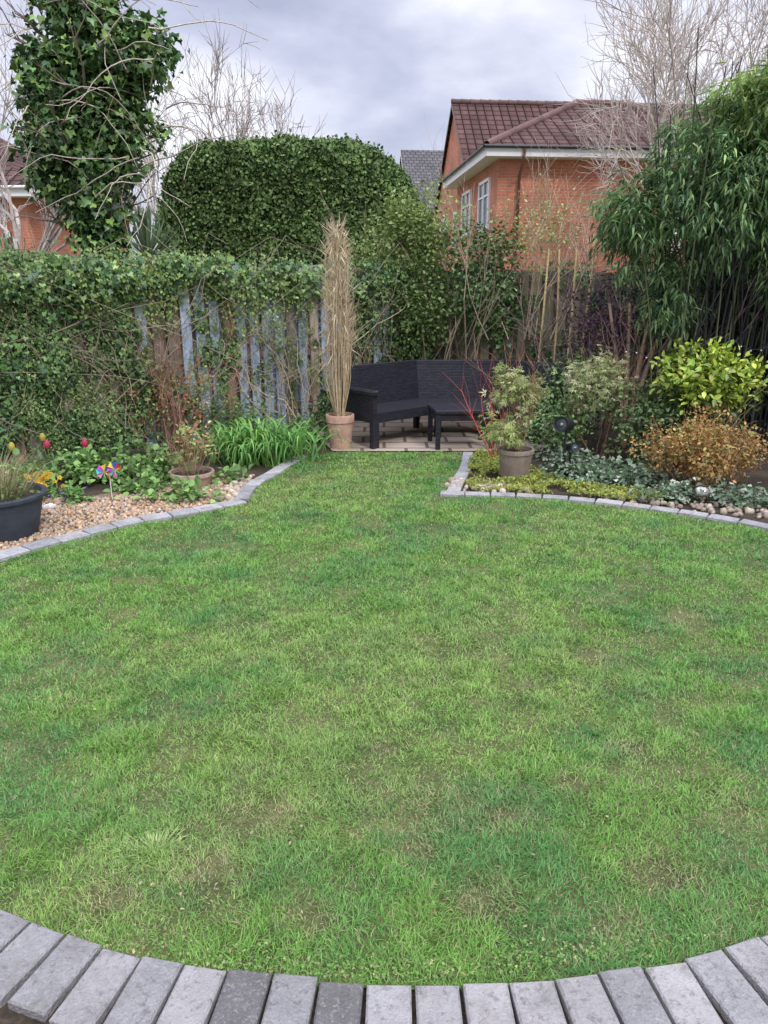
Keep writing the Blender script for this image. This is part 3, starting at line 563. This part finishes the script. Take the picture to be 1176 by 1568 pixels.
E=pot('glazed_planter',(-2.56,4.72,0),.3,.30,(.045,.055,.075),(.05,.035,.025),.03,.7)
t_=tuft('dry_grass',-2.56,4.72,420,.2,.36,[(.45,.36,.22),(.3,.24,.14),(.15,.2,.07)],.0035,M_leaf,.26,.7); t_.parent=E
foliage('shoots',(-2.5,4.72,.32),(.22,.2,.06),160,20,.03,.03,[(.2,.35,.08)],E,M_leaf,LEAF,.8,.2)
# tall dry grass in pot
E=pot('potted_pampas_grass',(-.45,7.52,0),.145,.36,(.50,.31,.23),rim=.08)
paths=[]
for i in range(100):
    a=rng.uniform(0,6.28); q=rng.random()**.7; h=rng.uniform(.7,1.8)*(1-.15*q); w=.11*q
    t=np.linspace(0,1,7); cur=np.sin(t*1.9)*w; lx=rng.normal()*.04
    pts=np.stack([-.45+.04*np.cos(a)+np.cos(a)*cur+lx*t*t,7.52+.04*np.sin(a)+np.sin(a)*cur,.33+h*t],1)+np.cumsum(rng.normal(0,.004,(7,3)),0); paths.append((pts,np.linspace(.0042,.0018,7),np.array([[.6,.48,.31],[.48,.35,.21],[.68,.57,.41]][rng.integers(3)])))
tubes('canes',paths,M_bark,(.5,.4,.25),4,E)
n=1300; z=rng.uniform(.9,2.15,n); a=rng.uniform(0,6.28,n); rr=rng.random(n)**.6*(.02+.11*np.clip((z-.6)/.6,0,1)*np.clip((2.35-z)/.9,.22,1))*(.3+1.3*vnoise(z*1.0+a*.12,a*.5,5,9))
P=np.stack([-.45+np.cos(a)*rr,7.52+np.sin(a)*rr,z],1); d=np.stack([np.cos(a)*.7,np.sin(a)*.7,rng.choice([1,1,-1],n)*1.],1)+rv(n)*.5
scatter('dry_leaves',THIN,frames(d,rv(n),.010,rng.uniform(.05,.2,n)),P,colmix(n,[(.64,.53,.36),(.54,.41,.26),(.72,.63,.47)]),M_leaf,False,E)
E=empty('contorted_hazel'); stems((-.85,8.0,0),7,.2,1.2,.008,(.5,.4,.27),E,.6,2,3,wob=.35)
def tulip(x,y,h,col):
    E=empty('tulip'); tubes('stem',[([(x,y,0),(x+.01,y,h*.5),(x,y,h)],[.004,.004,.004])],M_leaf,(.15,.3,.08),5,E)
    lathe('bloom',[(.001,h-.004),(.016,h),(.026,h+.022),(.024,h+.045),(.012,h+.066),(.004,h+.062)],M_flower,col,(x,y,0),E,12)
    n=4; a=rng.uniform(0,6.28,n); scatter('leaves',STRAP,frames(np.stack([np.cos(a)*.3,np.sin(a)*.3,np.ones(n)],1),np.stack([np.cos(a),np.sin(a),np.zeros(n)],1),.03,h*.8,h*.3),np.tile([x,y,0],(n,1)),colmix(n,[(.12,.28,.1)]),M_leaf,True,E)
tulip(-2.85,6.15,.30,(.6,.06,.13)); tulip(-2.55,6.2,.30,(.6,.05,.12)); tulip(-2.95,6.3,.33,(.55,.45,.1)); tulip(-3.1,6.05,.3,(.6,.5,.1))
def bloomclump(name,c,n,cols,rad,size):
    E=empty(name); P=np.array(c)+rng.normal(0,1,(n,3))*[rad,rad,.025]; m=5
    i=np.repeat(np.arange(n),m); a=np.tile(np.arange(m)*6.283/m,n); tilt=norm(np.array([.0,-.6,.8])+rng.normal(0,.3,(n,3)))[i]
    ux=norm(np.cross(tilt,[0,1,0])); uy=np.cross(tilt,ux); d=ux*np.cos(a)[:,None]+uy*np.sin(a)[:,None]
    cc=colmix(n,cols,None,.1)[i]; scatter('petals',IVY,frames(d,tilt,size*np.ones(n*m),size*np.ones(n*m)),P[i],cc,M_flower,False,E)
    scatter('centres',ICO,np.tile(np.eye(3)*size*.22,(n,1,1)),P+[0,-.003,.004],np.tile([.6,.35,.03],(n,1)),M_flower,True,E)
    foliage('leaves',(c[0],c[1],.06),(rad*1.7,rad*1.7,.08),160,18,.03,.05,[(.15,.3,.08)],E,M_leaf,LEAF,.7,.2,0,1)
bloomclump('primrose',(-2.66,5.55,.17),34,[(.75,.52,.03),(.7,.42,.02)],.06,.027)
bloomclump('pansy',(-2.4,5.45,.07),14,[(.06,.02,.16),(.1,.03,.22)],.07,.024)
pebbles('white_stone',np.array([-2.5]),np.array([5.3]),.05,.055,[(.7,.7,.7)])
E=empty('pinwheel',(-2.12,5.55,0))
tubes('stick',[([(0,0,0),(0,0,.24)],[.004,.004])],M_paint,(.7,.7,.7),6,E)
pc=[(.7,.05,.08),(.05,.12,.6),(.8,.6,.05),(.5,.05,.5),(.05,.45,.5),(.8,.2,.4),(.05,.4,.1),(.8,.3,.05)]
F=[]
for ox in (-.035,.05):
    oz=.24+(.02 if ox>0 else 0)
    for i in range(8):
        a=i*math.pi/4+ox*9; r=.066; c=np.array([ox,-.012,oz])
        p1=c+r*np.array([math.cos(a),0,math.sin(a)]); p2=c+r*.8*np.array([math.cos(a+.65),-.35,math.sin(a+.65)]); p3=c+r*.45*np.array([math.cos(a+.45),-.6,math.sin(a+.45)])
        F+=[([c,p1,p2],pc[i],0),([c,p2,p3],np.array(pc[i])*.8+.1,0)]
faces_obj('vanes',F,[M_paint],E)
# ================= SOFA
E=empty('rattan_corner_sofa')
F=[]
B=[(-.50,7.95),(.36,8.72),(1.36,8.74),(2.0,8.2)]   # back line
dep=.62
def seg(p,q,i):
    p=np.array(p);q=np.array(q);L=np.linalg.norm(q-p);u=(q-p)/L;nr=np.array([u[1],-u[0]]);A=math.atan2(u[1],u[0]); m=(p+q)/2
    Mx=Matrix.Rotation(A,3,'Z')@Matrix.Rotation(math.radians(-9),3,'X')
    c=m+nr*.05; box(F,(c[0],c[1],.56),(L-.012,.06,.42),(1,1,1),0,0,.015,M=Mx)
    c2=m+nr*.005; box(F,(c2[0],c2[1],.775),(L-.004,.085,.045),(1,1,1),0,0,.015,M=Mx)
    return u,nr,A,m,L
info=[seg(B[i],B[i+1],i) for i in range(3)]
def inner(i,dd):
    if i==0: u,nr=info[0][:2]; return np.array(B[0])+nr*dd
    if i==3: u,nr=info[2][:2]; return np.array(B[3])+nr*dd
    n1=info[i-1][1];n2=info[i][1]; b=n1+n2; b/=np.linalg.norm(b); return np.array(B[i])+b*dd/(b@n1)
for i in range(3):
    a0,a1,b0,b1=inner(i,.06),inner(i+1,.06),inner(i,dep),inner(i+1,dep)
    z0,z1=.27,.37
    T=[(a0[0],a0[1],z1),(b0[0],b0[1],z1),(b1[0],b1[1],z1),(a1[0],a1[1],z1)]
    Bt=[(a0[0],a0[1],z0),(b0[0],b0[1],z0),(b1[0],b1[1],z0),(a1[0],a1[1],z0)]
    F.append((T,(1,1,1),0)); F.append((Bt[::-1],(1,1,1),0))
    for k in range(4): j=(k+1)%4; F.append(([Bt[k],Bt[j],T[j],T[k]],(1,1,1),0))
    for k,pp in enumerate((b0,b1,a0,a1)):
        box(F,(pp[0]*.97+(a0[0]+a1[0]+b0[0]+b1[0])/4*.03,pp[1]*.97+(a0[1]+a1[1]+b0[1]+b1[1])/4*.03,.137),(.045,.045,.27),(1,1,1),0,info[i][2])
for i,(bp_,inf) in enumerate(((B[0],info[0]),(B[3],info[2]))):
    u,nr,A=inf[:3]; off=-u*.03 if i==0 else u*.03
    c=np.array(bp_)+nr*(dep/2+.02)+off; A2=A-math.pi/2
    box(F,(c[0],c[1],.585),(dep+.06,.075,.045),(1,1,1),0,A2,.015)
    box(F,(c[0],c[1],.42),(dep-.05,.04,.285),(1,1,1),0,A2)
    for dd in (.03,dep):
        p=np.array(bp_)+nr*dd+off; box(F,(p[0],p[1],.281),(.055,.055,.562),(1,1,1),0,A2)
faces_obj('woven_frame',F,[M_weave],E)
E=empty('rattan_table'); F=[]
tx,ty=.80,7.68; box(F,(tx,ty,.395),(.62,.50,.035),(1,1,1),0,.12,.01); box(F,(tx,ty,.34),(.58,.46,.075),(1,1,1),0,.12)
for sx in (-1,1):
    for sy in (-1,1):
        lx,ly=sx*.28,sy*.22; box(F,(tx+lx*.993-ly*.12,ty+lx*.12+ly*.993,.188),(.045,.045,.376),(1,1,1),0,.12)
faces_obj('woven_table',F,[M_weave],E)
# ================= HOUSES
W=(.8,.8,.8)
def window(F,o,u,n,w,h,z):
    o=np.array(o);u=np.array(u);n=np.array(n)
    def q(a,b,c,d,off,mi,col): 
        P=[]
        for s,t in ((a,c),(b,c),(b,d),(a,d)):
            p=o+u*s+n*off; P.append((p[0],p[1],z+t))
        F.append((P,col,mi))
    A=math.atan2(u[1],u[0])
    def bar(cx,cz,sx,sz,d=.06):
        p=o+u*cx+n*.03; box(F,(p[0],p[1],z+cz),(sx,d,sz),W,3,A)
    q(-w/2,w/2,0,h,.02,4,W)
    bar(0,0,w+.1,.09,.09);bar(0,h,w,.08);bar(-w/2,h/2,.10,h-.09);bar(w/2,h/2,.10,h-.09);bar(0,h/2,.08,h-.1)
    bar(-w/4,h*.68,w/2-.1,.05,.05);bar(w/4,h*.68,w/2-.1,.05,.05)
mats=[M_brick,M_roof,M_roof2,M_paint,M_glass]
def walls(F,x0,x1,y0,y1,z,gable=None):
    c=(1,1,1)
    F+=[([(x0,y0,0),(x1,y0,0),(x1,y0,z),(x0,y0,z)],c,0),([(x1,y1,0),(x0,y1,0),(x0,y1,z),(x1,y1,z)],c,0)]
    if gable:
        ym=(y0+y1)/2; F+=[([(x0,y1,0),(x0,y0,0),(x0,y0,z),(x0,ym,gable),(x0,y1,z)],c,0),([(x1,y0,0),(x1,y1,0),(x1,y1,z),(x1,ym,gable),(x1,y0,z)],c,0)]
    else: F+=[([(x0,y1,0),(x0,y0,0),(x0,y0,z),(x0,y1,z)],c,0),([(x1,y0,0),(x1,y1,0),(x1,y1,z),(x1,y0,z)],c,0)]
def hip(F,x0,x1,y0,y1,z,rise,ov=.42,mi=1):
    x0-=ov;x1+=ov;y0-=ov;y1+=ov; h=(y1-y0)/2; ym=(y0+y1)/2; zr=z+rise; a=(x0+h,ym,zr); b=(x1-h,ym,zr); c=(1,1,1)
    F+=[([(x0,y0,z),(x1,y0,z),b,a],c,mi),([(x1,y1,z),(x0,y1,z),a,b],c,mi),([(x0,y1,z),(x0,y0,z),a],c,mi),([(x1,y0,z),(x1,y1,z),b],c,mi)]
    fh=.26
    F+=[([(x0,y0,z-fh),(x0,y1,z-fh),(x1,y1,z-fh),(x1,y0,z-fh)],W,3)]
    cx,cy=(x0+x1)/2,(y0+y1)/2; zz=z-fh/2-.003
    box(F,(cx,y0,zz),(x1-x0,.03,fh),W,3);box(F,(cx,y1,zz),(x1-x0,.03,fh),W,3);box(F,(x0,cy,zz),(.03,y1-y0-.04,fh),W,3);box(F,(x1,cy,zz),(.03,y1-y0-.04,fh),W,3)
    return a,b,(x0,y0,z),(x0,y1,z),(x1,y0,z),(x1,y1,z)
def ridge(paths,p,q,r=.10):
    p=np.array(p);q=np.array(q);n=max(int(np.linalg.norm(q-p)/.35),2)
    for i in range(n): a=p+(q-p)*i/n; b=p+(q-p)*(i+1)/n; paths.append(([a,(a+b)/2,b],[r*1.12,r,r*.96]))
E=empty('brick_house',(3.0,21.2,0),math.radians(5)); F=[]
walls(F,0,7.2,0,5.9,4.85); a,b,c0,c1,c2,c3=hip(F,0,7.2,0,5.9,5.08,1.72)
y0,y1,zr,gx=5.95,13.0,8.1,.45
walls(F,gx,10.5,y0,y1,5.0,zr-.15)
s=(zr-5.0)/((y1-y0)/2); ov=.3; gl=gx-.12
F+=[([(gl,y0-ov,5.0-ov*s+.06),(10.6,y0-ov,5.0-ov*s+.06),(10.6,(y0+y1)/2,zr+.06),(gl,(y0+y1)/2,zr+.06)],(1,1,1),1),([(10.6,y1+ov,5.06-ov*s),(gl,y1+ov,5.06-ov*s),(gl,(y0+y1)/2,zr+.06),(10.6,(y0+y1)/2,zr+.06)],(1,1,1),1)]
F+=[([(gl,y0-ov,4.9-ov*s),(gl,(y0+y1)/2,zr-.1),(gl,(y0+y1)/2,zr+.06),(gl,y0-ov,5.06-ov*s)],(.12,.07,.06),3),([(gl,(y0+y1)/2,zr-.1),(gl,y1+ov,4.9-ov*s),(gl,y1+ov,5.06-ov*s),(gl,(y0+y1)/2,zr+.06)],(.12,.07,.06),3)]
window(F,(0,1.5),(0,-1),(-1,0),1.3,1.25,3.2); window(F,(0,4.1),(0,-1),(-1,0),1.3,1.25,3.2)
window(F,(gx,8.2),(0,-1),(-1,0),1.2,1.25,3.0); window(F,(gx,11),(0,-1),(-1,0),1.2,1.25,3.0)
window(F,(5.6,0),(1,0),(0,-1),1.2,1.15,3.0)
faces_obj('walls_roof_windows',F,mats,E)
ps=[]; ridge(ps,a,b); ridge(ps,a,c0); ridge(ps,a,c1); ridge(ps,b,c2); ridge(ps,(gl,(y0+y1)/2,zr+.08),(10.6,(y0+y1)/2,zr+.08))
tubes('ridge_tiles',ps,M_bark,(.15,.085,.075),8,E)
ps=[([(-.5,-.49,5.04),(3,-.49,5.04),(7.6,-.49,5.04)],[.045]*3,(.03,.03,.03)),([(-.49,-.5,5.04),(-.49,3,5.04),(-.49,6.2,5.04)],[.045]*3,(.03,.03,.03)),([(.55,-.49,5.0),(.55,-.46,4.7),(.55,-.1,4.4),(.55,-.08,0)],[.04]*4,(.16,.07,.05))]
tubes('gutters',ps,M_paint,(.03,.03,.03),6,E)
E=empty('brick_house',(1.45,42,0),math.radians(5)); F=[]
walls(F,0,12,0,7,5.6,8.9)
F+=[([(-.2,-.3,5.4),(12.2,-.3,5.4),(12.2,3.5,8.96),(-.2,3.5,8.96)],(1,1,1),2),([(12.2,7.3,5.4),(-.2,7.3,5.4),(-.2,3.5,8.96),(12.2,3.5,8.96)],(1,1,1),2)]
F+=[([(-.22,-.3,5.15),(-.22,3.5,8.7),(-.22,3.5,8.98),(-.22,-.3,5.42)],W,3),([(-.22,3.5,8.7),(-.22,7.3,5.15),(-.22,7.3,5.42),(-.22,3.5,8.98)],W,3)]
faces_obj('walls_roof',F,mats,E)
E=empty('brick_house',(-18.2,22,0),math.radians(-4)); F=[]
walls(F,0,8.6,0,7,3.9); a,b,c0,c1,c2,c3=hip(F,0,8.6,0,7,4.15,2.4)
window(F,(6.0,0),(1,0),(0,-1),1.3,1.1,2.2)
faces_obj('walls_roof_windows',F,mats,E)
tubes('gutters',[([(-.4,-.49,4.1),(4,-.49,4.1),(9.0,-.49,4.1)],[.045]*3,(.75,.75,.75)),([(8.0,-.49,4.0),(8.0,-.1,3.6),(8.0,-.08,0)],[.05]*3,(.75,.75,.75))],M_paint,(.7,.7,.7),6,E)
# ================= WORLD / LIGHT / CAMERA
SUN_EL,SUN_AZ=math.radians(46),math.radians(150)
w=D.worlds.new('World'); SC.world=w; w.use_nodes=True; nt=w.node_tree; N=nt.nodes; L=nt.links; N.clear()
sky=N.new('ShaderNodeTexSky'); sky.sky_type='NISHITA'; sky.sun_disc=False; sky.sun_elevation=SUN_EL; sky.sun_rotation=SUN_AZ
bg1=N.new('ShaderNodeBackground'); bg1.inputs['Strength'].default_value=.15; L.new(sky.outputs[0],bg1.inputs['Color'])
tc=N.new('ShaderNodeTexCoord'); mp=N.new('ShaderNodeMapping'); mp.inputs['Scale'].default_value=(1,1,2.4); mp.inputs['Location'].default_value=(.3,.15,.1); L.new(tc.outputs['Generated'],mp.inputs['Vector'])
nz=N.new('ShaderNodeTexNoise'); nz.inputs['Scale'].default_value=2.6; nz.inputs['Detail'].default_value=7; nz.inputs['Roughness'].default_value=.52; nz.inputs['Distortion'].default_value=.3; L.new(mp.outputs[0],nz.inputs['Vector'])
cr=N.new('ShaderNodeValToRGB'); e=cr.color_ramp.elements; e[0].position=.33; e[0].color=(.40,.42,.56,1); e[1].position=.62; e[1].color=(.92,.92,.98,1); x=e.new(.45); x.color=(.55,.57,.71,1); x=e.new(.54); x.color=(.72,.73,.85,1)
L.new(nz.outputs['Fac'],cr.inputs[0])
# overcast luminance gradient: zenith brighter than horizon
sx=N.new('ShaderNodeSeparateXYZ'); L.new(tc.outputs['Generated'],sx.inputs[0])
gr=N.new('ShaderNodeMapRange'); gr.interpolation_type='SMOOTHSTEP'; gr.inputs['From Min'].default_value=.3; gr.inputs['From Max'].default_value=.95; gr.inputs['To Min'].default_value=1.25; gr.inputs['To Max'].default_value=3.9; L.new(sx.outputs['Z'],gr.inputs['Value'])
bg2=N.new('ShaderNodeBackground'); L.new(gr.outputs[0],bg2.inputs['Strength']); L.new(cr.outputs[0],bg2.inputs['Color'])
mx=N.new('ShaderNodeMixShader'); mx.inputs[0].default_value=.88; L.new(bg1.outputs[0],mx.inputs[1]); L.new(bg2.outputs[0],mx.inputs[2])
wo=N.new('ShaderNodeOutputWorld'); L.new(mx.outputs[0],wo.inputs[0])
sl=D.lights.new('sun','SUN'); sl.energy=1.5; sl.angle=math.radians(10); sl.color=(1,.96,.9); so=D.objects.new('sun',sl); link(so)
sd=Vector((math.sin(SUN_AZ)*math.cos(SUN_EL),math.cos(SUN_AZ)*math.cos(SUN_EL),math.sin(SUN_EL))); so.rotation_euler=sd.to_track_quat('Z','Y').to_euler()
cam=D.cameras.new('camera'); cam.lens=26; cam.sensor_width=36; cam.clip_end=1500; cam.clip_start=.05
co=D.objects.new('camera',cam); co.location=(0,0,1.6); co.rotation_euler=(math.radians(90-16.9),0,0); link(co); SC.camera=co
SC.view_settings.view_transform='Standard'; SC.view_settings.look='None'; SC.view_settings.exposure=0
